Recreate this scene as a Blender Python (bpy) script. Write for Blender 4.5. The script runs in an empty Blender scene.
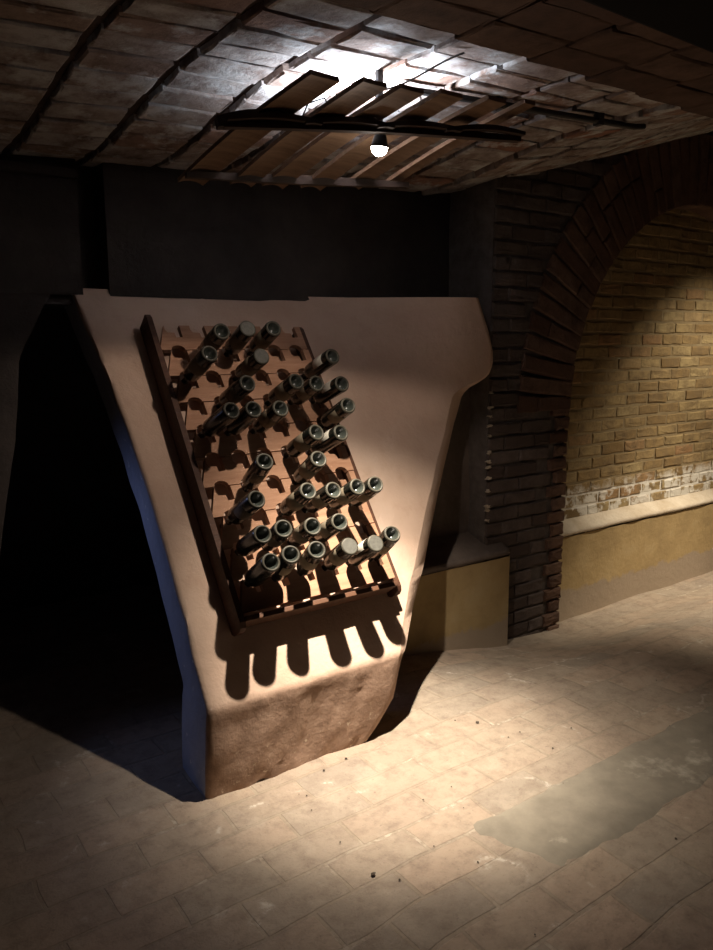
import bpy, bmesh, math, random
from mathutils import Vector, Matrix, noise
from mathutils.geometry import tessellate_polygon
R = math.radians
random.seed(11)
scene = bpy.context.scene
COL = scene.collection
# world axes: x runs along the cellar wall, y into the wall, z up; camera stands at x = y = 0

# ------------------------------------------------------------------ helpers
def sm(t):
    t = max(0.0, min(1.0, t)); return t*t*(3-2*t)
def lerp(a, b, t): return a+(b-a)*t
def interp(x, pts):
    if x <= pts[0][0]: return pts[0][1]
    for (a, b), (c, d) in zip(pts, pts[1:]):
        if x <= c: return b+(d-b)*(x-a)/(c-a)
    return pts[-1][1]
def nz(x, y, z, s=1.0): return noise.noise(Vector((x*s, y*s, z*s)))

def link(name, bm, mat, parent=None, smooth=False, mats=None):
    me = bpy.data.meshes.new(name)
    bmesh.ops.recalc_face_normals(bm, faces=bm.faces[:])
    bm.to_mesh(me); bm.free()
    for m in (mats or [mat]): me.materials.append(m)
    if smooth:
        for p in me.polygons: p.use_smooth = True
    o = bpy.data.objects.new(name, me); COL.objects.link(o)
    if parent: o.parent = parent
    return o
def struct(o): o['kind'] = 'structure'; return o
def tag(o, label, cat, group=None):
    o['label'] = label; o['category'] = cat
    if group: o['group'] = group
    return o
def empty(name, mtx):
    o = bpy.data.objects.new(name, None); COL.objects.link(o)
    o.matrix_world = mtx; o.empty_display_size = .05
    return o
def box(bm, x0, x1, y0, y1, z0, z1, bev=0.0):
    r = bmesh.ops.create_cube(bm, size=1.0)
    vs = r['verts']
    for v in vs:
        v.co = Vector((lerp(x0, x1, v.co.x+.5), lerp(y0, y1, v.co.y+.5), lerp(z0, z1, v.co.z+.5)))
    if bev:
        es = list({e for v in vs for e in v.link_edges})
        bmesh.ops.bevel(bm, geom=es, offset=bev, segments=2, affect='EDGES', profile=.6)
    return vs
def prism(bm, poly, w0, w1, f):
    """extrude a 2D polygon between two depths; f(u, v, w) -> Vector"""
    a = [bm.verts.new(f(u, v, w0)) for u, v in poly]
    b = [bm.verts.new(f(u, v, w1)) for u, v in poly]
    n = len(poly)
    for i in range(n): bm.faces.new((a[i], a[(i+1) % n], b[(i+1) % n], b[i]))
    for tri in tessellate_polygon([[Vector((u, v, 0)) for u, v in poly]]):
        bm.faces.new([a[k] for k in tri]); bm.faces.new([b[k] for k in tri])
def tube(bm, pts, r, seg=10):
    rings = []
    for i, p in enumerate(pts):
        p = Vector(p)
        d = (Vector(pts[min(i+1, len(pts)-1)])-Vector(pts[max(i-1, 0)])).normalized()
        s = d.cross(Vector((0, 0, 1)) if abs(d.z) < .9 else Vector((1, 0, 0))).normalized(); t = d.cross(s)
        rings.append([bm.verts.new(p+s*r*math.cos(k*2*math.pi/seg)+t*r*math.sin(k*2*math.pi/seg)) for k in range(seg)])
    for a, b in zip(rings, rings[1:]):
        for k in range(seg): bm.faces.new((a[k], a[(k+1) % seg], b[(k+1) % seg], b[k]))
    bm.faces.new(rings[0][::-1]); bm.faces.new(rings[-1])
def lathe(bm, prof, seg=28, a0=0.0, a1=2*math.pi, mat=None):
    full = abs(a1-a0-2*math.pi) < 1e-6
    n = seg if full else seg+1
    rings = []
    for r, z in prof:
        if r < 1e-6: rings.append([bm.verts.new((0, 0, z))])
        else: rings.append([bm.verts.new((r*math.cos(a0+(a1-a0)*k/seg), r*math.sin(a0+(a1-a0)*k/seg), z)) for k in range(n)])
    for i, (a, b) in enumerate(zip(rings, rings[1:])):
        for k in range(seg):
            k2 = (k+1) % n
            if len(a) == 1 and len(b) == 1: continue
            if len(a) == 1: f = bm.faces.new((a[0], b[k], b[k2]))
            elif len(b) == 1: f = bm.faces.new((a[k], a[k2], b[0]))
            else: f = bm.faces.new((a[k], a[k2], b[k2], b[k]))
            if mat: f.material_index = mat[i]
def grid(bm, us, vs, f):
    V = [[bm.verts.new(f(u, v)) for u in us] for v in vs]
    for j in range(len(vs)-1):
        for i in range(len(us)-1):
            bm.faces.new((V[j][i], V[j][i+1], V[j+1][i+1], V[j+1][i]))
    return V
def rng(a, b, n): return [a+(b-a)*i/n for i in range(n+1)]

# ------------------------------------------------------------------ materials
class Mat:
    def __init__(s, name, rough=.85, spec=.3):
        s.m = bpy.data.materials.new(name); s.m.use_nodes = True
        s.nt = s.m.node_tree; s.b = s.nt.nodes['Principled BSDF']
        s.b.inputs['Roughness'].default_value = rough
        s.b.inputs['Specular IOR Level'].default_value = spec
    def n(s, t, **kw):
        x = s.nt.nodes.new(t)
        for k, v in kw.items():
            if hasattr(x, k) and k not in x.inputs: setattr(x, k, v)
            else: x.inputs[k].default_value = v
        return x
    def l(s, a, b): s.nt.links.new(a, b)
    def coord(s, obj=False): return s.n('ShaderNodeTexCoord').outputs['Object'] if obj else s.n('ShaderNodeNewGeometry').outputs['Position']
    def noise(s, vec, scale, detail=5, rough=.6):
        t = s.n('ShaderNodeTexNoise'); t.inputs['Scale'].default_value = scale
        t.inputs['Detail'].default_value = detail; t.inputs['Roughness'].default_value = rough
        s.l(vec, t.inputs['Vector']); return t.outputs['Fac']
    def ramp(s, fac, stops):
        r = s.n('ShaderNodeValToRGB'); e = r.color_ramp.elements
        while len(e) < len(stops): e.new(.5)
        for q, (p, c) in zip(e, stops):
            q.position = p; q.color = (*c, 1) if len(c) == 3 else c
        s.l(fac, r.inputs['Fac']); return r.outputs['Color']
    def step(s, fac, a, b): return s.ramp(fac, [(a, (0, 0, 0)), (b, (1, 1, 1))])
    def mix(s, fac, a, b, mode='MIX'):
        m = s.n('ShaderNodeMix', data_type='RGBA'); m.blend_type = mode
        for i, v in ((0, fac), (6, a), (7, b)):
            if hasattr(v, 'is_linked'): s.l(v, m.inputs[i])
            elif i == 0: m.inputs[0].default_value = v
            else: m.inputs[i].default_value = (*v, 1)
        return m.outputs[2]
    def math(s, op, a, b=0.0, c=None):
        m = s.n('ShaderNodeMath'); m.operation = op
        for i, v in enumerate((a, b, c)):
            if v is None: continue
            if hasattr(v, 'is_linked'): s.l(v, m.inputs[i])
            else: m.inputs[i].default_value = v
        return m.outputs[0]
    def attr(s, name):
        a = s.n('ShaderNodeAttribute'); a.attribute_name = name; return a.outputs['Fac']
    def bump(s, h, st=.4, dist=.01, prev=None):
        b = s.n('ShaderNodeBump'); b.inputs['Strength'].default_value = st; b.inputs['Distance'].default_value = dist
        s.l(h, b.inputs['Height'])
        if prev: s.l(prev, b.inputs['Normal'])
        s.l(b.outputs[0], s.b.inputs['Normal']); return b.outputs[0]
    def base(s, c):
        if hasattr(c, 'is_linked'): s.l(c, s.b.inputs['Base Color'])
        else: s.b.inputs['Base Color'].default_value = (*c, 1)
        return s

def m_plaster():
    M = Mat('pink_plaster', .9, .15); p = M.coord()
    c = M.ramp(M.noise(p, 2.2), [(.3, (.50, .35, .265)), (.55, (.56, .41, .32)), (.75, (.60, .46, .37))])
    c = M.mix(M.math('MULTIPLY', M.step(M.noise(p, 9), .55, .72), .35), c, (.42, .28, .20))
    z = M.n('ShaderNodeSeparateXYZ'); M.l(p, z.inputs[0])
    h = M.math('ADD', z.outputs['Z'], M.math('MULTIPLY', M.math('SUBTRACT', M.noise(p, 9), .5), .05))
    low = M.ramp(h, [(.335, (1, 1, 1)), (.365, (0, 0, 0))])
    earth = M.ramp(M.noise(p, 14, 8, .7), [(.3, (.24, .155, .11)), (.55, (.36, .24, .175)), (.72, (.43, .305, .23))])
    c = M.mix(low, c, earth)
    crumb = M.math('MULTIPLY', M.step(M.noise(p, 38, 4, .7), .62, .68), M.ramp(h, [(.08, (1, 1, 1)), (.2, (0, 0, 0))]))
    c = M.mix(crumb, c, (.62, .50, .38))
    M.base(c)
    a = M.bump(M.noise(p, 6, 6), .35, .03)
    M.bump(M.noise(p, 70, 5, .7), .25, .006, a)
    return M.m
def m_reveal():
    M = Mat('grey_blue_reveal', .9, .15); p = M.coord()  # bluer than the pier's front, with pale flecks mixed in
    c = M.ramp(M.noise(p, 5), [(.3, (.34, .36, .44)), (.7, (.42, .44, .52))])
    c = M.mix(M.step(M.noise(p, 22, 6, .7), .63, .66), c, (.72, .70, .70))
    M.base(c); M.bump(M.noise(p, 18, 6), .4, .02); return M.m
def m_dark_plaster(name, c0, c1, sc=3):
    M = Mat(name, .95, .1); p = M.coord()
    M.base(M.ramp(M.noise(p, sc, 7, .65), [(.3, c0), (.7, c1)])); M.bump(M.noise(p, 16, 7, .7), .5, .02); return M.m
def m_brick(name, stops, dirt, white=None, extra=None):
    M = Mat(name, .92, .12); p = M.coord(); t = M.attr('tint')
    c = M.ramp(t, stops)
    n = M.noise(p, 9, 8, .7)
    c = M.mix(M.step(n, .42, .68), c, dirt)
    if white: c = M.mix(M.step(M.noise(p, white[0], 7, .65), white[1], white[1]+.1), c, white[2])
    if extra: c = extra(M, p, c)
    M.base(c)
    a = M.bump(M.noise(p, 24, 8, .7), .55, .018)
    M.bump(M.noise(p, 95, 4, .7), .3, .005, a)
    return M.m
def zmask(M, p, lo, hi, amp, sc):
    z = M.n('ShaderNodeSeparateXYZ'); M.l(p, z.inputs[0])
    h = M.math('ADD', z.outputs['Z'], M.math('MULTIPLY', M.math('SUBTRACT', M.noise(p, sc, 6, .7), .5), amp))
    return M.ramp(h, [(lo, (1, 1, 1)), (hi, (0, 0, 0))])
def m_floor():
    M = Mat('dusty_brick_floor', .88, .2); p = M.coord()
    d = M.n('ShaderNodeTexNoise'); d.inputs['Scale'].default_value = 2.5; M.l(p, d.inputs['Vector'])
    va = M.n('ShaderNodeVectorMath'); va.operation = 'MULTIPLY_ADD'
    M.l(d.outputs['Color'], va.inputs[0]); va.inputs[1].default_value = (.05, .05, 0); M.l(p, va.inputs[2])
    br = M.n('ShaderNodeTexBrick'); M.l(va.outputs[0], br.inputs['Vector'])
    for k, v in (('Scale', 1.0), ('Brick Width', .31), ('Row Height', .155), ('Mortar Size', .008), ('Mortar Smooth', .35), ('Bias', 0.0)):
        br.inputs[k].default_value = v
    br.inputs['Color1'].default_value = (.40, .30, .225, 1); br.inputs['Color2'].default_value = (.28, .235, .19, 1)
    br.inputs['Mortar'].default_value = (.31, .25, .19, 1)
    c = br.outputs['Color']; fac = br.outputs['Fac']
    dust = M.ramp(M.noise(p, 1.6, 6, .6), [(.38, (0, 0, 0)), (.62, (1, 1, 1))])
    c = M.mix(M.math('MULTIPLY', dust, .55), c, (.36, .30, .23))
    c = M.mix(M.math('MULTIPLY', M.step(M.noise(p, 13, 8, .72), .46, .68), .7), c, (.21, .16, .125))
    c = M.mix(M.math('MULTIPLY', M.step(M.noise(p, 4.5, 8, .7), .52, .62), .45), c, (.42, .35, .275))
    c = M.mix(M.math('MULTIPLY', M.step(M.noise(p, 60, 5, .7), .60, .70), .5), c, (.16, .12, .095))
    rag = M.step(M.noise(p, 34, 6, .7), .44, .56)
    lime = M.math('MULTIPLY', M.math('MULTIPLY', fac, rag), M.step(M.noise(p, 3.1, 5, .6), .54, .66))
    c = M.mix(M.math('MULTIPLY', lime, .55), c, (.62, .54, .44))
    # thin lime streaks
    w = M.noise(va.outputs[0], 1.9, 3, .5)
    st = M.ramp(w, [(.485, (0, 0, 0)), (.497, (1, 1, 1)), (.505, (1, 1, 1)), (.517, (0, 0, 0))])
    st = M.math('MULTIPLY', M.math('MULTIPLY', st, rag), M.step(M.noise(p, 4.3, 5, .6), .54, .64))
    c = M.mix(M.math('MULTIPLY', st, .6), c, (.66, .60, .52))
    M.base(c)
    h = M.math('SUBTRACT', M.noise(p, 8, 8, .7), M.math('MULTIPLY', fac, .28))
    a = M.bump(h, .6, .03)
    M.bump(M.noise(p, 90, 4, .7), .25, .005, a)
    return M.m
def m_cement():
    M = Mat('grey_cement_patch', .9, .15); p = M.coord()
    c = M.ramp(M.noise(p, 6, 7, .65), [(.3, (.20, .175, .14)), (.7, (.30, .265, .21))])
    w = M.noise(p, 3.6, 6, .62)
    c = M.mix(M.ramp(w, [(.58, (0, 0, 0)), (.68, (.8, .8, .8))]), c, (.52, .47, .39))
    M.base(c); M.bump(M.noise(p, 30, 6, .7), .3, .01); return M.m
def m_wood(name, c0, c1, rough=.75, spec=.25):
    M = Mat(name, rough, spec); p = M.coord(True)
    mp = M.n('ShaderNodeMapping'); mp.inputs['Scale'].default_value = (3, 26, 26); M.l(p, mp.inputs[0])
    n = M.noise(mp.outputs[0], 1.6, 8, .65)
    c = M.ramp(n, [(.3, c0), (.7, c1)])
    M.base(c); M.bump(n, .35, .006); return M.m
def m_plain(name, c, rough=.5, spec=.5, metal=0, sc=30, var=.25):
    M = Mat(name, rough, spec); p = M.coord()
    k = tuple(v*(1-var) for v in c)
    M.base(M.ramp(M.noise(p, sc, 5), [(.3, k), (.7, c)])); M.b.inputs['Metallic'].default_value = metal
    return M.m
def m_emit(name, c, st):
    M = Mat(name, .3, .3); M.base((.8, .8, .8))
    M.b.inputs['Emission Color'].default_value = (*c, 1); M.b.inputs['Emission Strength'].default_value = st
    return M.m

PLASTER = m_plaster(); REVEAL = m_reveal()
DARKPL = m_dark_plaster('blackish_plaster', (.035, .03, .028), (.07, .058, .052))  # very dark plaster shared by the upper wall, its trim and left pier
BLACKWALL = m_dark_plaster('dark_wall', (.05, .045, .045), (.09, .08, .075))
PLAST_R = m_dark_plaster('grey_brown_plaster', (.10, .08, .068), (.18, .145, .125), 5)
CEIL = m_brick('limewashed_ceiling_brick', [(0, (.32, .17, .12)), (.2, (.34, .26, .22)), (.6, (.40, .36, .34)), (1, (.50, .48, .47))], (.17, .115, .095), (6, .52, (.54, .54, .54)))
CEILGAP = m_dark_plaster('ceiling_joint', (.05, .035, .03), (.10, .07, .06), 12)
RIBM = m_brick('brown_ceiling_brick', [(0, (.10, .063, .05)), (1, (.16, .105, .08))], (.075, .05, .042))
def _white(M, p, c):
    k = M.math('MULTIPLY', zmask(M, p, .63, .70, .25, 6), M.step(M.noise(p, 8, 5, .65), .45, .52))
    return M.mix(M.math('MULTIPLY', k, .8), c, (.76, .73, .66))
OCHRE = m_brick('ochre_brick', [(0, (.24, .16, .075)), (.4, (.34, .24, .115)), (.8, (.38, .29, .15)), (1, (.34, .20, .10))], (.19, .135, .075), None, _white)
def _wm(M, p, c):
    k = zmask(M, p, .62, .68, .2, 7)
    return M.mix(M.math('MULTIPLY', k, .9), c, (.78, .75, .68))
NMORT = Mat('niche_mortar', .95, .1); _p = NMORT.coord()
NMORT.base(_wm(NMORT, _p, NMORT.ramp(NMORT.noise(_p, 9), [(.3, (.23, .17, .095)), (.7, (.32, .25, .145))]))); NMORT.bump(NMORT.noise(_p, 40), .5, .01); NMORT = NMORT.m
GREYB = m_brick('grey_brown_brick', [(0, (.085, .062, .053)), (.5, (.125, .10, .088)), (1, (.15, .12, .11))], (.08, .062, .056), (6, .66, (.24, .21, .19)))
REDB = m_brick('red_brown_brick', [(0, (.095, .052, .038)), (.5, (.15, .088, .062)), (1, (.18, .115, .085))], (.085, .053, .042))
GMORT = m_dark_plaster('grey_mortar', (.085, .072, .066), (.15, .13, .118), 14)
def m_yellow():
    M = Mat('yellow_plaster', .9, .15); p = M.coord()
    c = M.ramp(M.noise(p, 3.5, 7, .65), [(.3, (.28, .20, .10)), (.55, (.38, .275, .135)), (.75, (.42, .32, .175))])
    c = M.mix(zmask(M, p, -.10, .02, .22, 5), c, (.33, .26, .19))
    M.base(c); M.bump(M.noise(p, 22, 7, .7), .45, .015); return M.m
YELLOW = m_yellow()
LEDGE = m_dark_plaster('pale_ledge', (.46, .38, .28), (.60, .53, .43), 8)
FLOOR = m_floor(); CEMENT = m_cement()
SLATW = m_wood('tan_oak_slat', (.30, .158, .095), (.43, .245, .155))
PLANKW = m_wood('blackish_red_wood', (.045, .018, .011), (.09, .038, .02), .65, .3)
FRAMEW = m_wood('dark_red_brown_wood', (.055, .024, .013), (.115, .052, .026), .6, .35)
STAVEW = m_wood('brown_stave_wood', (.13, .075, .045), (.24, .145, .09))
DARKW = m_wood('blackened_wood', (.035, .024, .02), (.07, .045, .035))
IRON = m_plain('black_iron', (.03, .028, .028), .6, .4)
WIRE = m_plain('grey_cable', (.30, .30, .30), .6, .3)
BEAMM = m_plain('black_beam', (.008, .007, .007), .9, .1, 0, 12)
GLASSD = m_plain('dark_green_glass', (.009, .011, .009), .22, .5, 0, 8)
RIMLIT = m_plain('dusty_lit_rim', (.062, .056, .042), .5, .22, 0, 60, .5)  # pale rim: dust, plus lamp light on the edge put into the colour
DUSTF = m_plain('dusty_flat_base', (.075, .073, .062), .7, .3, 0, 90, .4)
PUNT = m_plain('dark_punt', (.035, .04, .035), .25, .6)
PAPER = m_plain('cream_label_paper', (.185, .15, .105), .8, .2, 0, 30, .25)
PALEP = m_plain('white_label_paper', (.46, .43, .37), .8, .2, 0, 30, .15)
FOIL = m_plain('dark_foil', (.05, .03, .03), .4, .5)
LENS = m_emit('lit_lamp_lens', (1, .93, .82), 60)
STONE = m_plain('dark_crumb', (.09, .07, .055), .9, .2)

# ------------------------------------------------------------------ brick builder
class Bricks:
    def __init__(s):
        s.bm = bmesh.new(); s.t = s.bm.loops.layers.float_color.new('tint')
    def add(s, o, eu, ev, en, lu, lv, dep, ch=.008, jit=.004, tint=None):
        """a worn brick: centre o, face axes eu / ev, outward normal en"""
        tint = random.random() if tint is None else tint
        hu, hv = lu/2, lv/2
        loops = []
        for inset, dz in ((0, -dep), (0, -ch), (ch*.45, -ch*.3), (ch*1.3, 0)):
            ring = []
            for (a, b) in ((-1, -1), (-.33, -1), (.33, -1), (1, -1), (1, 0), (1, 1), (.33, 1), (-.33, 1), (-1, 1), (-1, 0)):
                q = o+eu*(a*(hu-inset))+ev*(b*(hv-inset))+en*dz
                if dz > -dep: q += eu*random.uniform(-jit, jit)+ev*random.uniform(-jit, jit)+en*random.uniform(-jit, jit)*.6
                ring.append(s.bm.verts.new(q))
            loops.append(ring)
        fs = []
        for a, b in zip(loops, loops[1:]):
            for k in range(10): fs.append(s.bm.faces.new((a[k], a[(k+1) % 10], b[(k+1) % 10], b[k])))
        fs.append(s.bm.faces.new(loops[-1]))
        for f in fs:
            for l in f.loops: l[s.t] = (tint, tint, tint, 1)
    def build(s, name, mat, parent=None): return link(name, s.bm, mat, parent)
X, Y, Z = Vector((1, 0, 0)), Vector((0, 1, 0)), Vector((0, 0, 1))

# ------------------------------------------------------------------ floor
def floor_z(x, y): return -.185*sm((x-2.2)/1.5)*sm((y-2.2)/.8)
bm = bmesh.new()
grid(bm, rng(-2.2, 8.0, 136), rng(-.6, 5.2, 78),
     lambda x, y: Vector((x, y, floor_z(x, y)+.006*nz(x, y, 0, 3)+.003*nz(x, y, 5, 11))))
struct(link('floor', bm, FLOOR, None, True))
# grey cement repair let into the brick paving
bm = bmesh.new()
def cz(x, y): return floor_z(x, y)+.008+.004*nz(x, y, 3, 3)
def cpt(u, v):
    x = lerp(lerp(1.79, 1.70, v), lerp(3.75, 3.75, v), u); y = lerp(1.36, 1.70, v)
    x += .02*nz(u*9, v*9, 1, 1)+.012*nz(u*31, v*20, 1, 1); y += .016*nz(u*14, v*5, 4, 1)+.012*nz(u*45, v*5, 9, 1)
    return x, y
V = grid(bm, rng(0, 1, 60), rng(0, 1, 12), lambda u, v: Vector((*cpt(u, v), cz(*cpt(u, v)) if 0 < u < 1 and 0 < v < 1 else cz(*cpt(u, v))-.012)))
struct(link('trim_1', bm, CEMENT, None, True))

# ------------------------------------------------------------------ ceiling: shallow brick vault
CB = [(-2, 2.20), (0, 2.33), (1, 2.385), (2, 2.425), (3.0, 2.455), (3.4, 2.53), (3.8, 2.64), (4.4, 2.80), (5.2, 3.02), (6, 3.15), (8, 3.2)]
def ceil_z(x, y): return interp(x, CB)+.11*sm((3.35-y)/1.1)
def ceil_n(x, y):
    e = .02
    n = Vector(((ceil_z(x+e, y)-ceil_z(x-e, y))/(2*e), (ceil_z(x, y+e)-ceil_z(x, y-e))/(2*e), -1)); return n.normalized()
bm = bmesh.new()
grid(bm, rng(-2.2, 8, 60), rng(-.6, 3.6, 40), lambda x, y: Vector((x, y, ceil_z(x, y)+.026)))
ceiling = struct(link('ceiling', bm, CEILGAP))
B = Bricks(); x = -.6; ci = 0
def rib_y(x): return 1.60+.075*(x-1.3)
while x < 7.4:
    w = random.choice((.29, .30, .155, .30)); y = 1.30+random.uniform(0, .12)
    while y < 3.45:
        l = .138+random.uniform(-.008, .006); cx, cy = x+w/2, y+l/2
        hole = abs(cx-1.70) < .10 and abs(cy-1.93) < .06
        if not hole and random.random() > .012 and cy > rib_y(cx)-.15:
            n = ceil_n(cx, cy); eu = Vector((1, 0, 0)); eu = (eu-n*eu.dot(n)).normalized(); ev = n.cross(eu)
            ang = random.uniform(-.025, .025); eu, ev = eu*math.cos(ang)+ev*math.sin(ang), ev*math.cos(ang)-eu*math.sin(ang)
            o = Vector((cx, cy, ceil_z(cx, cy)))-n*random.uniform(0, .006)
            n2 = (n+eu*random.uniform(-.012, .012)+ev*random.uniform(-.02, .02)).normalized()
            B.add(o, eu, ev, n2, w-.024-random.uniform(0, .016), l-random.uniform(.008, .020), .05, .006, .004)
        y += l
    x += w+.006
B.build('ceiling_bricks', CEIL, ceiling)
# lower rib of the next vault, towards the camera
B = Bricks(); x = -.6
while x < 7.4:
    w = .30; y1 = rib_y(x+w/2)
    for k in range(4):
        yy = y1-.075-k*.15
        o = Vector((x+w/2, yy, ceil_z(x+w/2, yy)-.085+random.uniform(-.003, .003)))
        n = ceil_n(x+w/2, yy); eu = (X-n*X.dot(n)).normalized(); ev = n.cross(eu)
        B.add(o, eu, ev, n, w-.008, .145, .11, .008, .004)
    x += w
struct(B.build('trim_2', RIBM))
bm = bmesh.new(); box(bm, -1.0, 6.5, .95, 1.16, 2.36, 2.75, .012)
struct(link('trim_3', bm, BEAMM))

# ------------------------------------------------------------------ walls behind
bm = bmesh.new()                                             # very dark plaster wall over the pier, with a dark chase in it
def wallgrid(bm, x0, x1, z0, z1, y, nx, nzv, amp=.01):
    grid(bm, rng(x0, x1, nx), rng(z0, z1, nzv), lambda u, v: Vector((u, y+amp*nz(u, y, v, 4), v)))
wallgrid(bm, -2.2, 1.03, 1.84, 2.62, 3.41, 40, 10)
wallgrid(bm, 1.145, 3.3, 1.84, 2.75, 3.41, 40, 12)
box(bm, 1.02, 1.155, 3.56, 3.62, 1.84, 2.62)                 # back of the chase
box(bm, 1.00, 1.03, 3.415, 3.6, 1.84, 2.62); box(bm, 1.145, 1.175, 3.415, 3.6, 1.84, 2.62)
box(bm, -2.2, 3.3, 3.44, 3.7, 1.80, 1.845)
struct(link('wall_back', bm, DARKPL))
bm = bmesh.new()
box(bm, -2.2, 1.03, 3.375, 3.44, 2.31, 2.345, .006)
struct(link('trim_4', bm, DARKPL))
bm = bmesh.new()
box(bm, -2.4, 3.4, 4.9, 5.1, -.3, 2.6); box(bm, 2.2, 2.35, 3.64, 5.0, -.3, 1.8)
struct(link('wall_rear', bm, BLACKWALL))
bm = bmesh.new()
box(bm, -2.4, -2.2, 2.6, 5.0, -.3, 2.7)
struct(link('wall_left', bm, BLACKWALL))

# right bay: brick wall with a round-arched niche
AX, AZ, AR, AT = 5.17, 1.22, 1.33, .47
BY, NY = 3.05, 3.20
def bwall(B, x0, x1, z0, z1, y, ok, bl=.27, ch=.084):
    r = 0; z = z0
    while z < z1:
        x = x0-(.135 if r % 2 else 0)
        while x < x1:
            l = bl+random.uniform(-.012, .012); a, b = max(x, x0), min(x+l, x1)
            if b-a > .05 and ok((a+b)/2, z+ch/2):
                B.add(Vector(((a+b)/2, y+random.uniform(-.004, .003), z+ch/2)), X, Z, -Y, b-a-.012, ch-.012-random.uniform(0, .004), .06, .007, .004)
            x += l
        z += ch; r += 1
def outside(x, z, rr):
    if z < AZ: return abs(x-AX) > rr
    return math.hypot(x-AX, z-AZ) > rr
wall_right = Bricks()
bwall(wall_right, 3.145, 6.9, -.24, 3.15, BY, lambda x, z: outside(x, z, AR+.16 if z < AZ else AR+AT-.06) and z < ceil_z(x, BY)+.02)
wall_right = struct(wall_right.build('wall_right', GREYB))
bm = bmesh.new()                                             # mortar bed of the wall, cut to the niche
outer = [(3.145, -.3), (3.145, 3.2), (7.2, 3.2), (7.2, -.3)]
arch = [(AX+AR+.02, -.3)]+[(AX+(AR+.02)*math.cos(t), AZ+(AR+.02)*math.sin(t)) for t in rng(0, math.pi, 30)]+[(AX-AR-.02, -.3)]
prism(bm, outer+arch, BY+.012, BY+.16, lambda u, v, w: Vector((u, w, v)))
box(bm, 3.145, 3.16, BY+.161, 3.7, -.3, 2.7)
link('mortar_bed', bm, GMORT, wall_right)
B = Bricks()                                                 # arch ring and the toothed jamb below it
nv = 46
for k in range(nv):
    t = (k+.5)*math.pi/nv; er = Vector((math.cos(t), 0, math.sin(t))); et = Vector((-math.sin(t), 0, math.cos(t)))
    c = Vector((AX, 0, AZ)); wdt = math.pi*(AR+.02)/nv
    cut = random.choice((.16, .3, .47))
    for a, b in ((0, cut), (cut, AT)):
        if b-a < .05: continue
        o = c+er*(AR+(a+b)/2)+Y*(BY-.012+random.uniform(-.004, .004)); o.y = BY-.012+random.uniform(-.004, .004)
        B.add(o, er, et, -Y, b-a-.008, wdt*(1+.22*(a+b))-.01, .17, .008, .004)
z = -.24; r = 0
while z < AZ:
    for s in (-1, 1):
        l = .17 if r % 2 else .12
        B.add(Vector((AX+s*(AR+l/2), BY-.010+random.uniform(-.005, .005), z+.042)), X, Z, -Y, l-.006, .072, .17, .012, .006)
    z += .084; r += 1
struct(B.build('trim_5', REDB))
B = Bricks()
bwall(B, 3.78, 6.8, .30, 2.7, NY, lambda x, z: not outside(x, z, AR+.06), .25, .082)
wn = struct(B.build('wall_niche', OCHRE))
bm = bmesh.new(); box(bm, 3.7, 6.9, NY+.005, NY+.1, -.3, 2.8); link('mortar_bed', bm, NMORT, wn)

def dado(name, x0, x1, yf, yb, zt, zb, rise, lip):
    """low plastered footing with a sloping pale ledge"""
    bm = bmesh.new()
    prof = [(yf-.02, zb), (yf-.005, zb+.1), (yf, zt-.12), (yf, zt-.045)]
    grid(bm, rng(x0, x1, 60), prof, lambda u, q: Vector((u, q[0]+.012*nz(u, 0, q[1], 3)-.05*max(0, nz(u, 2, 7, 2.2))*(1 if q[1] < zb+.05 else .35 if q[1] < zb+.15 else 0), q[1])))
    if x0 < 3:
        V = [(yf, zb), (yb, zb), (yb, zt+rise), (yf, zt)]
        bm.faces.new([bm.verts.new((x1, a, b)) for a, b in V])
    o = struct(link(name, bm, YELLOW, None, True))
    bm = bmesh.new()
    prof = [(yf+.005, zt-.04), (yf-lip, zt-.030), (yf-lip-.003, zt-.012), (yf-lip+.008, zt), (yb, zt+rise)]
    V = grid(bm, rng(x0, x1, 60), prof, lambda u, q: Vector((u, q[0]+.006*nz(u, 1, q[1], 5), q[1]+.004*nz(u, 3, 0, 2.5))))
    bm.faces.new([r_[-1] for r_ in V]) if x0 < 3 else None
    link('ledge', bm, LEDGE if x0 > 3 else PLAST_R, o, True)
dado('baseboard_right', 3.84, 6.5, 3.125, 3.21, .425, -.26, .055, .012)
dado('baseboard_back', 2.0, 3.275, 2.98, 3.22, .45, -.26, .085, .004)
bm = bmesh.new()                                             # plastered wall seen through the opening right of the pier
wallgrid(bm, 2.0, 3.15, .35, 1.385, 3.20, 24, 24, .02)
box(bm, 2.0, 3.15, 3.24, 3.32, -.3, 1.37)
struct(link('wall_opening', bm, PLAST_R))
bm = bmesh.new()                                             # flaking lime at the corner of the brickwork
for k in range(13):
    zc = .60+k*.063+random.uniform(-.03, .03)
    wd = random.uniform(.008, .05)
    pts = [(3.15+random.uniform(-.01, .012)+wd*.5*math.cos(a)*random.uniform(.7, 1.1), zc+.006*math.sin(a)*random.uniform(.5, 2.2)) for a in rng(0, 2*math.pi*11/12, 11)]
    prism(bm, pts, BY-.008, BY+.01, lambda u, v, w: Vector((u, w, v)))
link('lime_flakes', bm, LEDGE, wall_right)

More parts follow.
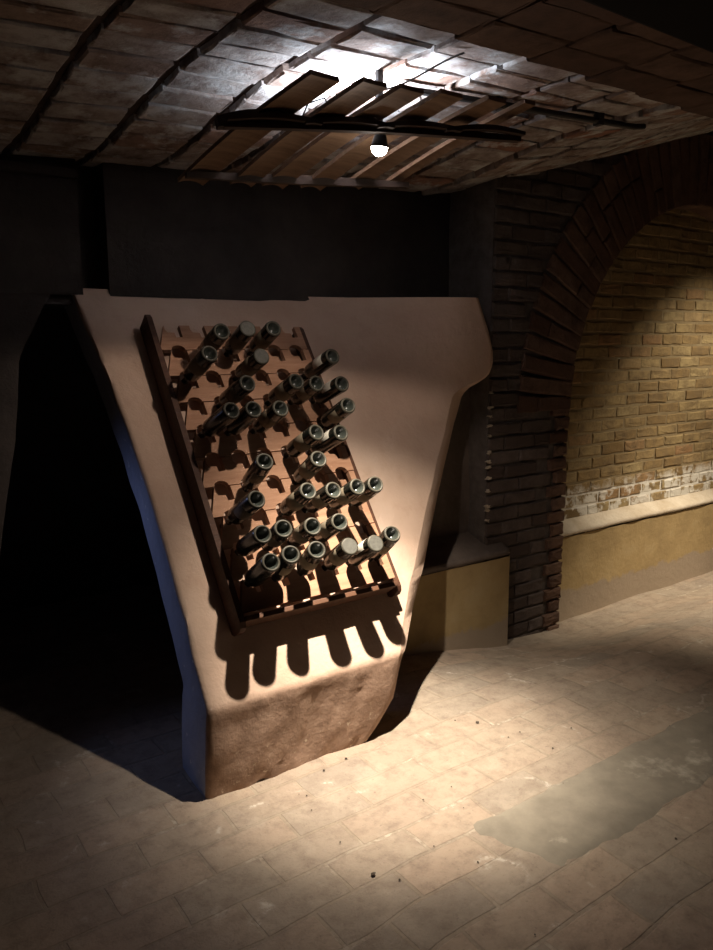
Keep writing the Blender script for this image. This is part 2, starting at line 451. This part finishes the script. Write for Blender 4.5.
# ------------------------------------------------------------------ the leaning plastered pier
def ys(z):
    k = sm((z-.295)/.09)                                     # rounded crease over the footing
    return lerp(2.36+.02*(.34-z), 2.36+.7*(z-.34), k) if z > .295 else 2.36+.02*(.34-z)
XL = [(-.05, 1.055), (.0, 1.05), (.15, 1.054), (.34, 1.064), (.6, 1.074), (.8, 1.078), (1.0, 1.076), (1.15, 1.069), (1.3, 1.059), (1.45, 1.046), (1.63, 1.02), (1.75, 1.0), (1.88, .983)]
XR = [(0, 1.78), (0.06, 1.839), (0.15, 1.915), (0.25, 1.941), (0.33, 1.971), (0.42, 2.068), (0.52, 2.183), (0.63, 2.298), (0.75, 2.408), (0.9, 2.547), (1.05, 2.693), (1.2, 2.843), (1.3, 2.881), (1.36, 2.9), (1.4, 2.949), (1.43, 3.016), (1.47, 3.066), (1.52, 3.088), (1.6, 3.088), (1.7, 3.046), (1.8, 2.998), (1.88, 2.959)]
def pier_y(x, z):
    y = ys(z)
    if z > .9: y = lerp(y, min(y, 2.965), sm((x-2.2)/.75))
    return y
def build_pier(name, xl, xr, label, chamfer, mats, ztop=1.87, thick=.265):
    zs = [-.05, .0, .05, .1, .15, .2, .25, .30, .33, .345, .36, .40]+rng(.45, ztop, 60)
    bm = bmesh.new(); rows = []
    NU = 44
    for z in zs:
        a, b = interp(z, xl), interp(z, xr)
        w = b-a
        row = []
        th = thick*(1+.12*nz(z, 3, 1, 2.5))
        chw = chamfer*sm((z-.2)/.4)*(1-.75*sm((z-1.38)/.08))+.012
        # back left, left side, rounded corner, face, chamfer, right side, back right
        yb0 = pier_y(a, z)+th
        row.append((a+.02, yb0)); row.append((a+.008, lerp(pier_y(a, z), yb0, .55)))
        row.append((a, pier_y(a, z)+.02)); row.append((a+.006, pier_y(a, z)+.005))
        for k in range(NU+1):
            u = lerp(a+.02, b-chw, k/NU); row.append((u, pier_y(u, z)))
        row.append((b-.012*chw/.1, pier_y(b, z)+chw*.37)); row.append((b, pier_y(b, z)+chw*.37+.02))
        row.append((b-.02, pier_y(b, z)+max(th, chw*1.2+.05)))
        out = []
        for i, (x, y) in enumerate(row):
            am = .006+.012*sm((.34-z)/.1)
            if 3 <= i <= NU+3:
                y += am*nz(x, 0, z, 3.5)+.5*am*nz(x, 4, z, 13)
                if z < .32: y += .008*max(0, 1-abs((x-1.42)-(z-.08)*1.9-.05*nz(x, z, 3, 8))/.035)*sm((.32-z)/.05)
            else:
                x += .006*nz(z, i, 2, 9)
            out.append(bm.verts.new((x, y, z)))
        rows.append(out)
    n = len(rows[0])
    for r0, r1 in zip(rows, rows[1:]):
        for k in range(n):
            f = bm.faces.new((r0[k], r0[(k+1) % n], r1[(k+1) % n], r1[k]))
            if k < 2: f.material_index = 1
            if chamfer > .05 and k == NU+4:
                e = bm.edges.get((r0[k], r1[k])); e.smooth = False
    bm.faces.new(rows[-1]); bm.faces.new(rows[0][::-1])
    o = link(name, bm, None, None, True, mats)
    md = o.modifiers.new('edge', 'EDGE_SPLIT'); md.split_angle = R(55)
    tag(o, label, 'pillar')
    return o
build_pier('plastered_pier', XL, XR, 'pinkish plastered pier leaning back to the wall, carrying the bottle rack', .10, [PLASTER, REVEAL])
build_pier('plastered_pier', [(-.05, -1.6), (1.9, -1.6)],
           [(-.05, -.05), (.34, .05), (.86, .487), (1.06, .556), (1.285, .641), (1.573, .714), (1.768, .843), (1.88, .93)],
           'dim plastered pier at the far left edge, beyond the black opening', .03, [DARKPL, DARKPL])

# ------------------------------------------------------------------ riddling rack (local axes: u along wall, s up the slope, w outward)
NRM = math.hypot(1, .7)
UU = Vector((0, .7/NRM, 1/NRM)); NN = Vector((0, -1/NRM, .7/NRM)); P0 = Vector((0, 2.36, .34))
S0 = .24
RM = Matrix.Identity(4)
for i, a in enumerate((X, UU, NN)):
    for j in range(3): RM[j][i] = a[j]
def rackpt(u, s, w): return P0+X*u+UU*s+NN*w
RC = 1.63
root = empty('bottle_rack', Matrix.Translation(rackpt(RC, S0, 0.006)) @ RM)
tag(root, 'wooden riddling rack of notched slats hung on the leaning pier', 'bottle rack')
LOC = lambda u, s, w: Vector((u-RC, s-S0, w-.006))
def rbox(name, u0, u1, s0, s1, w0, w1, mat, bev=.003):
    bm = bmesh.new(); a, b = LOC(u0, s0, w0), LOC(u1, s1, w1)
    box(bm, a.x, b.x, a.y, b.y, a.z, b.z, bev)
    return link(name, bm, mat, root)
def plank(name, u0, u1, s1, wfront):
    """side plank, rounded at its lower end"""
    bm = bmesh.new()
    prof = [(S0+.012, .007), (S0+.001, .025), (S0, wfront-.03), (S0+.01, wfront-.01), (S0+.03, wfront), (s1, wfront), (s1+.02, wfront-.01), (s1+.012, .007)]
    prism(bm, [(s, w) for s, w in prof], u0, u1, lambda s, w, u: LOC(u, s, w))
    return link(name, bm, PLANKW, root)
plank('side_plank', 1.232, 1.256, 1.645, .104)
plank('side_plank', 1.985, 2.012, 1.60, .088)
rbox('bottom_board', 1.256, 1.985, .268, .288, .007, .112, FRAMEW)
ROWS = [1.616-.131*i for i in range(11)]
COLS = [1.338, 1.456, 1.575, 1.692, 1.810, 1.925]
def slat(i):
    top, bot = ROWS[i]-.002, ROWS[i+1]+.003
    u0, u1 = 1.2565, 1.995+random.uniform(-.006, .006)
    poly = [(u0, bot)]
    if i < 9:
        for c in COLS:                                       # round half of the hole, cut from the lower edge
            poly += [(c+.032*math.cos(t), bot+.022*math.sin(t)) for t in rng(math.pi, 0, 10)]
    poly += [(u1, bot), (u1, top)]
    for c in reversed(COLS):                                 # shouldered notch with a deep slot, cut from the upper edge
        poly += [(c+.036, top), (c+.038, top-.060), (c+.008, top-.063), (c+.005, top-.038), (c-.026, top-.036), (c-.034, top-.022), (c-.034, top)]
    bm = bmesh.new()
    dw = random.uniform(-.002, .002)
    prism(bm, poly, .066+dw, .090+dw, lambda u, s, w: LOC(u, s, w))
    return link('slat', bm, SLATW, root)
for i in range(10): slat(i)

# ------------------------------------------------------------------ wine bottles
def bottle_mesh(flat):
    bm = bmesh.new()
    prof = [(0, 0), (.0125, 0), (.0145, .003), (.0145, .016), (.0132, .018), (.0132, .085), (.0165, .097), (.028, .113), (.0345, .126), (.0365, .140), (.0365, .313), (.0355, .319)]
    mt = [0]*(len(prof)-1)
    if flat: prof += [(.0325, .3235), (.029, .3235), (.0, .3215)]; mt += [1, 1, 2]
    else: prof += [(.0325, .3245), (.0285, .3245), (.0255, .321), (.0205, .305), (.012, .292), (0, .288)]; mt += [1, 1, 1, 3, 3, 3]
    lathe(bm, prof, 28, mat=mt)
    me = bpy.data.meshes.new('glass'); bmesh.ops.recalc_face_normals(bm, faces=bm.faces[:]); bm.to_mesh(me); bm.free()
    for m in (GLASSD, RIMLIT, DUSTF, PUNT): me.materials.append(m)
    for p in me.polygons: p.use_smooth = True
    return me
def sleeve_mesh(name, prof, a, mat):
    bm = bmesh.new(); lathe(bm, prof, 24, -a/2, a/2)
    me = bpy.data.meshes.new(name); bmesh.ops.recalc_face_normals(bm, faces=bm.faces[:]); bm.to_mesh(me); bm.free(); me.materials.append(mat)
    for p in me.polygons: p.use_smooth = True
    return me
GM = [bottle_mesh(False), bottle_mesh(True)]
LM = [sleeve_mesh('label', [(.0366, .190), (.0371, .1905), (.0371, .2655), (.0366, .266)], R(150), PAPER),
      sleeve_mesh('label', [(.0366, .205), (.0371, .2055), (.0371, .2795), (.0366, .28)], R(120), PALEP)]
bm = bmesh.new(); lathe(bm, [(0, -.0008), (.0148, -.0008), (.0153, .003), (.0153, .016), (.0139, .019), (.0139, .062), (.0133, .0625)], 20)
CAP = bpy.data.meshes.new('foil_capsule'); bm.to_mesh(CAP); bm.free(); CAP.materials.append(FOIL)
for p in CAP.polygons: p.use_smooth = True

CAMP = Vector((0, 0, 1.65)); f_px = 765.0; pitch = R(10); yaw = R(36)
fwd = Vector((math.sin(yaw)*math.cos(pitch), math.cos(yaw)*math.cos(pitch), -math.sin(pitch)))
rgt = Vector((math.cos(yaw), -math.sin(yaw), 0)); upv = rgt.cross(fwd)
# bottle bases measured on the rack as (u, s) at .325 m off the pier, with the slat row and hole each neck sits in;
# label: 0 none, 1 cream, 2 white; turn of the label about the bottle; flat: no punt to be seen
BOT = [  # px, py of the base, row, column, label, turn, flat, wording
 (222, 331, 1, 1, 1, -10, 0, 'wine bottle with a glint on its base, first of three in the top bottle row'),
 (248, 328, 1, 2, 1, 20, 1, 'wine bottle with a flat dusty base, middle of three in the top bottle row'),
 (274, 328, 1, 3, 1, -5, 0, 'wine bottle with a hollow base, last of three in the top bottle row'),
 (210, 353, 2, 0, 1, 15, 0, 'wine bottle alone by the rack\'s left plank in the second bottle row'),
 (262, 356, 2, 2, 1, 0, 1, 'wine bottle with a flat dusty base, middle of the second bottle row'),
 (333, 356, 2, 5, 2, -60, 0, 'wine bottle with a white label, topmost at the right rim of the rack'),
 (248, 383, 3, 1, 1, 35, 0, 'leftmost wine bottle of the third bottle row from the top'),
 (297, 381, 3, 3, 1, 10, 0, 'cream-labelled wine bottle, second of four in the third bottle row'),
 (317, 383, 3, 4, 1, -15, 0, 'cream-labelled wine bottle, third of four in the third bottle row'),
 (342.5, 383.5, 3, 5, 2, -70, 0, 'wine bottle with pale label edge, rightmost of the third bottle row'),
 (232, 410, 4, 0, 0, 0, 0, 'unlabelled dark wine bottle, leftmost of the fourth bottle row'),
 (254, 409, 4, 1, 0, 0, 0, 'dark wine bottle close against the leftmost one of the fourth bottle row'),
 (281, 408, 4, 2, 1, 5, 0, 'wine bottle with cream label turned down, third of the fourth bottle row'),
 (348.5, 405, 4, 5, 1, 45, 0, 'wine bottle standing alone at the right rim in the fourth bottle row'),
 (317, 432, 5, 3, 1, 0, 0, 'cream-labelled wine bottle, left one of the pair in the fifth bottle row'),
 (341.5, 432.5, 5, 4, 2, -75, 0, 'wine bottle with white label on its left, right one of the fifth-row pair'),
 (265, 461, 6, 1, 1, 60, 0, 'lone dark wine bottle on the left of the sixth bottle row'),
 (319, 458.5, 6, 3, 1, 20, 0, 'lone cream-labelled wine bottle in the middle of the sixth bottle row'),
 (257, 499, 7, 0, 1, 40, 0, 'dark wine bottle, leftmost of the seventh bottle row'),
 (308.5, 490.5, 7, 2, 1, 10, 0, 'wine bottle second of five in the seventh bottle row, right of an empty hole'),
 (334, 490, 7, 3, 1, 45, 0, 'wine bottle in the middle of five in the seventh bottle row'),
 (358, 486.5, 7, 4, 1, 15, 0, 'wine bottle fourth of five in the seventh bottle row, cream label turned down'),
 (376, 484, 7, 5, 1, 60, 0, 'rightmost wine bottle of the seventh bottle row, over the pale plaster'),
 (263, 534, 8, 0, 0, 0, 0, 'unlabelled wine bottle, leftmost of the eighth bottle row'),
 (283.7, 528.5, 8, 1, 1, 30, 0, 'wine bottle second of four in the eighth bottle row'),
 (313, 526, 8, 2, 1, 5, 0, 'wine bottle third of four in the eighth bottle row, cream label below'),
 (340, 521.5, 8, 3, 1, -35, 0, 'rightmost wine bottle of the eighth bottle row, label on its left'),
 (271.5, 562, 9, 0, 0, 0, 0, 'unlabelled wine bottle, leftmost of the lowest bottle row'),
 (291, 554, 9, 1, 1, 80, 0, 'narrow-looking dark wine bottle, second from left in the lowest row'),
 (317, 549.5, 9, 2, 1, 5, 0, 'wine bottle with a broad cream label, third from left in the lowest row'),
 (350.3, 546, 9, 3, 1, 25, 1, 'wine bottle with a flat dusty base, fourth from left in the lowest row'),
 (376, 543, 9, 4, 2, -70, 1, 'flat-based wine bottle with white label on its left, fifth in the lowest row'),
 (392.6, 533.5, 9, 5, 1, 75, 0, 'hollow-based wine bottle at the lower right corner of the rack'),
]
# their bases in rack coordinates (u, s) at w = .345 m
BASE = [(1.418, 1.402), (1.542, 1.418), (1.666, 1.420), (1.333, 1.296), (1.561, 1.279), (1.913, 1.274), (1.454, 1.152), (1.683, 1.153), (1.778, 1.139), (1.906, 1.132), (1.346, 1.033), (1.441, 1.032), (1.563, 1.029), (1.894, 1.024), (1.689, 0.908), (1.806, 0.897), (1.412, 0.803), (1.653, 0.789), (1.328, 0.653), (1.555, 0.659), (1.669, 0.647), (1.787, 0.648), (1.878, 0.648), (1.306, 0.515), (1.395, 0.523), (1.520, 0.513), (1.644, 0.513), (1.303, 0.406), (1.390, 0.421), (1.502, 0.420), (1.650, 0.409), (1.771, 0.401), (1.866, 0.427)]
for (px, py, r, c, lab, turn, flat, words), (bu, bs) in zip(BOT, BASE):
    base = rackpt(bu, bs, .345)
    neck = rackpt(COLS[c]-.012, ROWS[r]-.020, .078)
    ax = (base-neck).normalized()
    tip = base-ax*.3245
    view = CAMP-base; view = (view-ax*view.dot(ax)).normalized()
    side = ax.cross(view)
    a = R(turn); ex = view*math.cos(a)+side*math.sin(a); ey = ax.cross(ex)
    M = Matrix.Identity(4)
    for i, q in enumerate((ex, ey, ax)):
        for j in range(3): M[j][i] = q[j]
    o = empty('wine_bottle', Matrix.Translation(tip) @ M)
    tag(o, words, 'bottle', 'wine bottles lying in the riddling rack')
    parts = [('glass', GM[flat]), ('foil_capsule', CAP)]
    if lab: parts.append(('label', LM[lab-1]))
    for nm, me in parts:
        p = bpy.data.objects.new(nm, me); COL.objects.link(p); p.parent = o

# ------------------------------------------------------------------ hanging stave lamp under the ceiling
ST = [[(1.26, 1.882, 2.373), (1.258, 2.154, 2.31), (1.215, 2.69, 2.216)],
      [(1.405, 1.845, 2.373), (1.413, 2.113, 2.302), (1.379, 2.619, 2.217)],
      [(1.529, 1.831, 2.375), (1.525, 2.107, 2.318), (1.506, 2.609, 2.223)],
      [(1.671, 1.815, 2.383), (1.679, 2.069, 2.318), (1.658, 2.583, 2.229)],
      [(1.839, 1.792, 2.39), (1.852, 2.017, 2.323), (1.823, 2.553, 2.246)],
      [(1.983, 1.788, 2.405), (1.995, 1.991, 2.345), (1.974, 2.524, 2.262)]]
HL = Vector((1.64, 2.10, 2.33))
lamp = empty('hanging_lamp', Matrix.Translation(HL))
tag(lamp, 'lamp of slanting wooden staves hanging below the brick ceiling, one spot lit', 'lamp')
def stave(a, b, width, th):
    a, b = Vector(a), Vector(b); d = (b-a); L = d.length; d.normalize()
    s = d.cross(Z).normalized(); u = s.cross(d).normalized()
    bm = bmesh.new(); nl, nw = 14, 6; T = []; U = []
    for i in range(nl+1):
        t = i/nl; rt, ru = [], []
        for j in range(nw+1):
            q = j/nw*2-1
            end = 0.012*(1-q*q) if i == 0 else (-0.012*(1-q*q) if i == nl else 0)    # scalloped ends
            bow = .012*math.sin(t*math.pi)-.007*q*q
            p = a+d*(L*t+end)+s*(q*width/2*(1-.10*abs(2*t-1)))+u*bow
            rt.append(bm.verts.new(p+u*th/2-HL)); ru.append(bm.verts.new(p-u*th/2-HL))
        T.append(rt); U.append(ru)
    for i in range(nl):
        for j in range(nw):
            bm.faces.new((T[i][j], T[i][j+1], T[i+1][j+1], T[i+1][j])); bm.faces.new((U[i][j], U[i+1][j], U[i+1][j+1], U[i][j+1]))
        bm.faces.new((T[i][0], T[i+1][0], U[i+1][0], U[i][0])); bm.faces.new((T[i][nw], U[i][nw], U[i+1][nw], T[i+1][nw]))
    for j in range(nw):
        bm.faces.new((T[0][j], U[0][j], U[0][j+1], T[0][j+1])); bm.faces.new((T[nl][j], T[nl][j+1], U[nl][j+1], U[nl][j]))
    return bm
for i, (a, m, b) in enumerate(ST):
    link('stave', stave(a, b, (.110, .098, .100, .098, .090, .055)[i], .014), STAVEW, lamp, False)
def curved_rail(pts, h, w):
    bm = bmesh.new(); prev = None
    pts = [Vector(p) for p in pts]
    for i, p in enumerate(pts):
        d = (pts[min(i+1, len(pts)-1)]-pts[max(0, i-1)]).normalized(); s = d.cross(Z).normalized(); u = s.cross(d)
        tp = .55+.45*math.sin(math.pi*(i+.6)/(len(pts)+.2))
        ring = [bm.verts.new(p+s*(x*w/2)+u*(y*h*tp/2)-HL) for x, y in ((-1, -1), (1, -1), (1, 1), (-1, 1))]
        if prev:
            for k in range(4): bm.faces.new((prev[k], prev[(k+1) % 4], ring[(k+1) % 4], ring[k]))
        else: bm.faces.new(ring[::-1])
        prev = ring
    bm.faces.new(prev); return bm
def bowed(a, b, bow, n=12):
    a, b = Vector(a), Vector(b); return [a.lerp(b, t)+Z*bow*math.sin(math.pi*t) for t in rng(0, 1, n)]
link('cross_rail', curved_rail(bowed((1.10, 2.185, 2.278), (2.06, 1.90, 2.318), .012), .026, .03), DARKW, lamp)
link('cross_rail', curved_rail(bowed((1.16, 2.60, 2.212), (2.02, 2.44, 2.250), .0), .03, .03), DARKW, lamp)
link('curved_batten', curved_rail(bowed((1.085, 2.20, 2.285), (1.33, 2.125, 2.305), .012, 8), .045, .05), DARKW, lamp)
for i in range(4):
    t0 = i*.235; a = Vector((1.10, 2.16, 2.290)).lerp(Vector((2.06, 1.875, 2.33)), t0); b = Vector((1.10, 2.16, 2.290)).lerp(Vector((2.06, 1.875, 2.33)), t0+.29)
    link('curved_batten', curved_rail(bowed(a, b, .014, 8), .016, .03), DARKW, lamp)
bm = bmesh.new(); box(bm, 1.655-.011-HL.x, 1.655+.011-HL.x, 2.15-.008-HL.y, 2.15+.008-HL.y, 2.29-HL.z, ceil_z(1.65, 2.15)+.02-HL.z)
link('hanging_rod', bm, IRON, lamp)
bm = bmesh.new()                                             # spot: cup and lit lens
BP = Vector((1.610, 2.090, 2.262))
prof = [(0, .05), (.016, .05), (.020, .040), (.027, .014), (.029, .008), (.027, .006), (.022, .03), (0, .035)]
rr = bmesh.new(); lathe(rr, prof, 24)
tilt = Matrix.Rotation(R(8), 4, 'X')
rr.transform(Matrix.Translation(BP-HL) @ tilt)
tube(rr, [BP-HL+Vector((0, 0, .05)), BP-HL+Vector((0.01, .005, .075))], .006)
sp = link('spot_housing', rr, IRON, lamp, True)
rr = bmesh.new(); lathe(rr, [(0, -.022), (.010, -.020), (.019, -.014), (.025, -.005), (.027, .004), (.027, .010), (0, .012)], 24)
rr.transform(Matrix.Translation(BP-HL) @ tilt)
ln = link('lens', rr, LENS, sp, True)
bm = bmesh.new()
tube(bm, [Vector(p)-HL for p in ((1.40, 2.25, 2.33), (1.42, 2.22, 2.40), (1.47, 2.2, 2.42), (1.50, 2.18, 2.36), (1.55, 2.14, 2.345), (1.60, 2.11, 2.335))], .003, 8)
link('lamp_cable', bm, IRON, lamp, True)

# pipe and wires on the ceiling
bm = bmesh.new(); pts = []
for t in rng(0, 1, 20):
    x = lerp(1.78, 3.05, t); y = lerp(2.20, 2.10, t); pts.append((x, y, ceil_z(x, y)-.022))
tube(bm, pts, .012, 10)
pipe = link('ceiling_pipe', bm, IRON, None, True); tag(pipe, 'thin black conduit pipe running along the brick ceiling to the right', 'pipe')
for t in (.35, .78):
    x = lerp(1.78, 3.05, t); y = lerp(2.20, 2.10, t); bm = bmesh.new()
    box(bm, x-.014, x+.014, y-.018, y+.018, ceil_z(x, y)-.040, ceil_z(x, y)+.012, .003); link('pipe_clip', bm, IRON, pipe)
bm = bmesh.new(); pts = []
for t in rng(0, 1, 16):
    x = lerp(1.60, 1.76, t); y = lerp(2.17, 1.86, t); pts.append((x, y, ceil_z(x, y)-.006-.05*math.sin(math.pi*t)*(1-t)-.05*(1-t)))
tube(bm, pts, .0035, 8)
tag(link('electric_wire', bm, WIRE, None, True), 'thin pale wire sagging from the ceiling beside the lamp rod', 'wire')

# crumbs on the floor
bm = bmesh.new()
def fl(px, py):
    d = (fwd+rgt*((px-356.5)/f_px)+upv*((475-py)/f_px)); t = -1.65/d.z; return CAMP+d*t
for i in range(34):
    x, y = (random.uniform(1.2, 3.4), random.uniform(1.2, 2.3)); s = random.uniform(.002, .0045)
    if i < 4: x, y = ((1.50, 2.28), (1.62, 2.30), (2.25, 2.2), (1.30, 1.70), (2.6, 2.35), (1.75, 2.05))[i]; s = random.uniform(.005, .008)
    r = bmesh.ops.create_icosphere(bm, subdivisions=1, radius=s)
    for v in r['verts']: v.co = Vector((v.co.x*random.uniform(.7, 1.5), v.co.y*random.uniform(.7, 1.4), v.co.z*.6))+Vector((x, y, floor_z(x, y)+.004+s*.3))
deb = link('floor_crumbs', bm, STONE); tag(deb, 'dark crumbs of rubble scattered over the lit brick floor', 'rubble'); deb['kind'] = 'stuff'

# ------------------------------------------------------------------ light
def spot(name, loc, to, power, size, blend, col, rad=.02):
    l = bpy.data.lights.new(name, 'SPOT'); l.energy = power; l.spot_size = R(size); l.spot_blend = blend; l.color = col; l.shadow_soft_size = rad
    o = bpy.data.objects.new(name, l); COL.objects.link(o); o.location = loc
    o.rotation_euler = (Vector(to)-Vector(loc)).to_track_quat('-Z', 'Y').to_euler(); return o
LP = BP-Vector((0, 0, .034))
spot('lamp_spot', LP, (1.84, 2.26, 0), 500, 48, 1.0, (1, .88, .72), .016)
spot('lamp_pool', LP, (1.98, 2.34, 0), 190, 72, 1.0, (1, .88, .72), .016)
spot('lamp_beam', LP, LP+Vector((-.12, -.20, -1)), 20, 150, .16, (1, .82, .68), .016)
spot('lamp_spill', LP, LP+Vector((-.33, -.574, -1)), 3, 176, .3, (1, .82, .68), .016)
spot('lamp_upward', (1.68, 2.27, 2.385), (1.66, 2.30, 3.0), 52, 170, .5, (.82, .89, 1.0), .03)
NP = (5.6, 1.95, 2.78)
spot('niche_spot', NP, (5.6, 2.9, .40), 185, 84, .8, (1, .86, .66), .03)
spot('niche_pool', NP, (5.05, 2.45, -.15), 430, 56, 1.0, (1, .86, .66), .03)
spot('reveal_blue_fill', (.22, 3.95, 1.25), (1.04, 2.62, .58), 15, 56, .8, (.42, .53, 1.0), .15)  # added unseen bluish fill for the pier's left side; no window stands here
w = bpy.data.worlds.new('cellar_gloom'); scene.world = w; w.use_nodes = True
w.node_tree.nodes['Background'].inputs[0].default_value = (.75, .70, 1.0, 1); w.node_tree.nodes['Background'].inputs[1].default_value = .003

# ------------------------------------------------------------------ camera
cam = bpy.data.cameras.new('camera'); co = bpy.data.objects.new('camera', cam); COL.objects.link(co)
co.location = CAMP; co.rotation_euler = (R(90)-pitch, 0, -yaw)
cam.sensor_fit = 'VERTICAL'; cam.sensor_height = 36; cam.lens = 36*f_px/950; cam.clip_start = .05
scene.camera = co
vs = scene.view_settings; vs.view_transform = 'Standard'; vs.look = 'None'; vs.gamma = 1; vs.exposure = 0; vs.use_curve_mapping = False
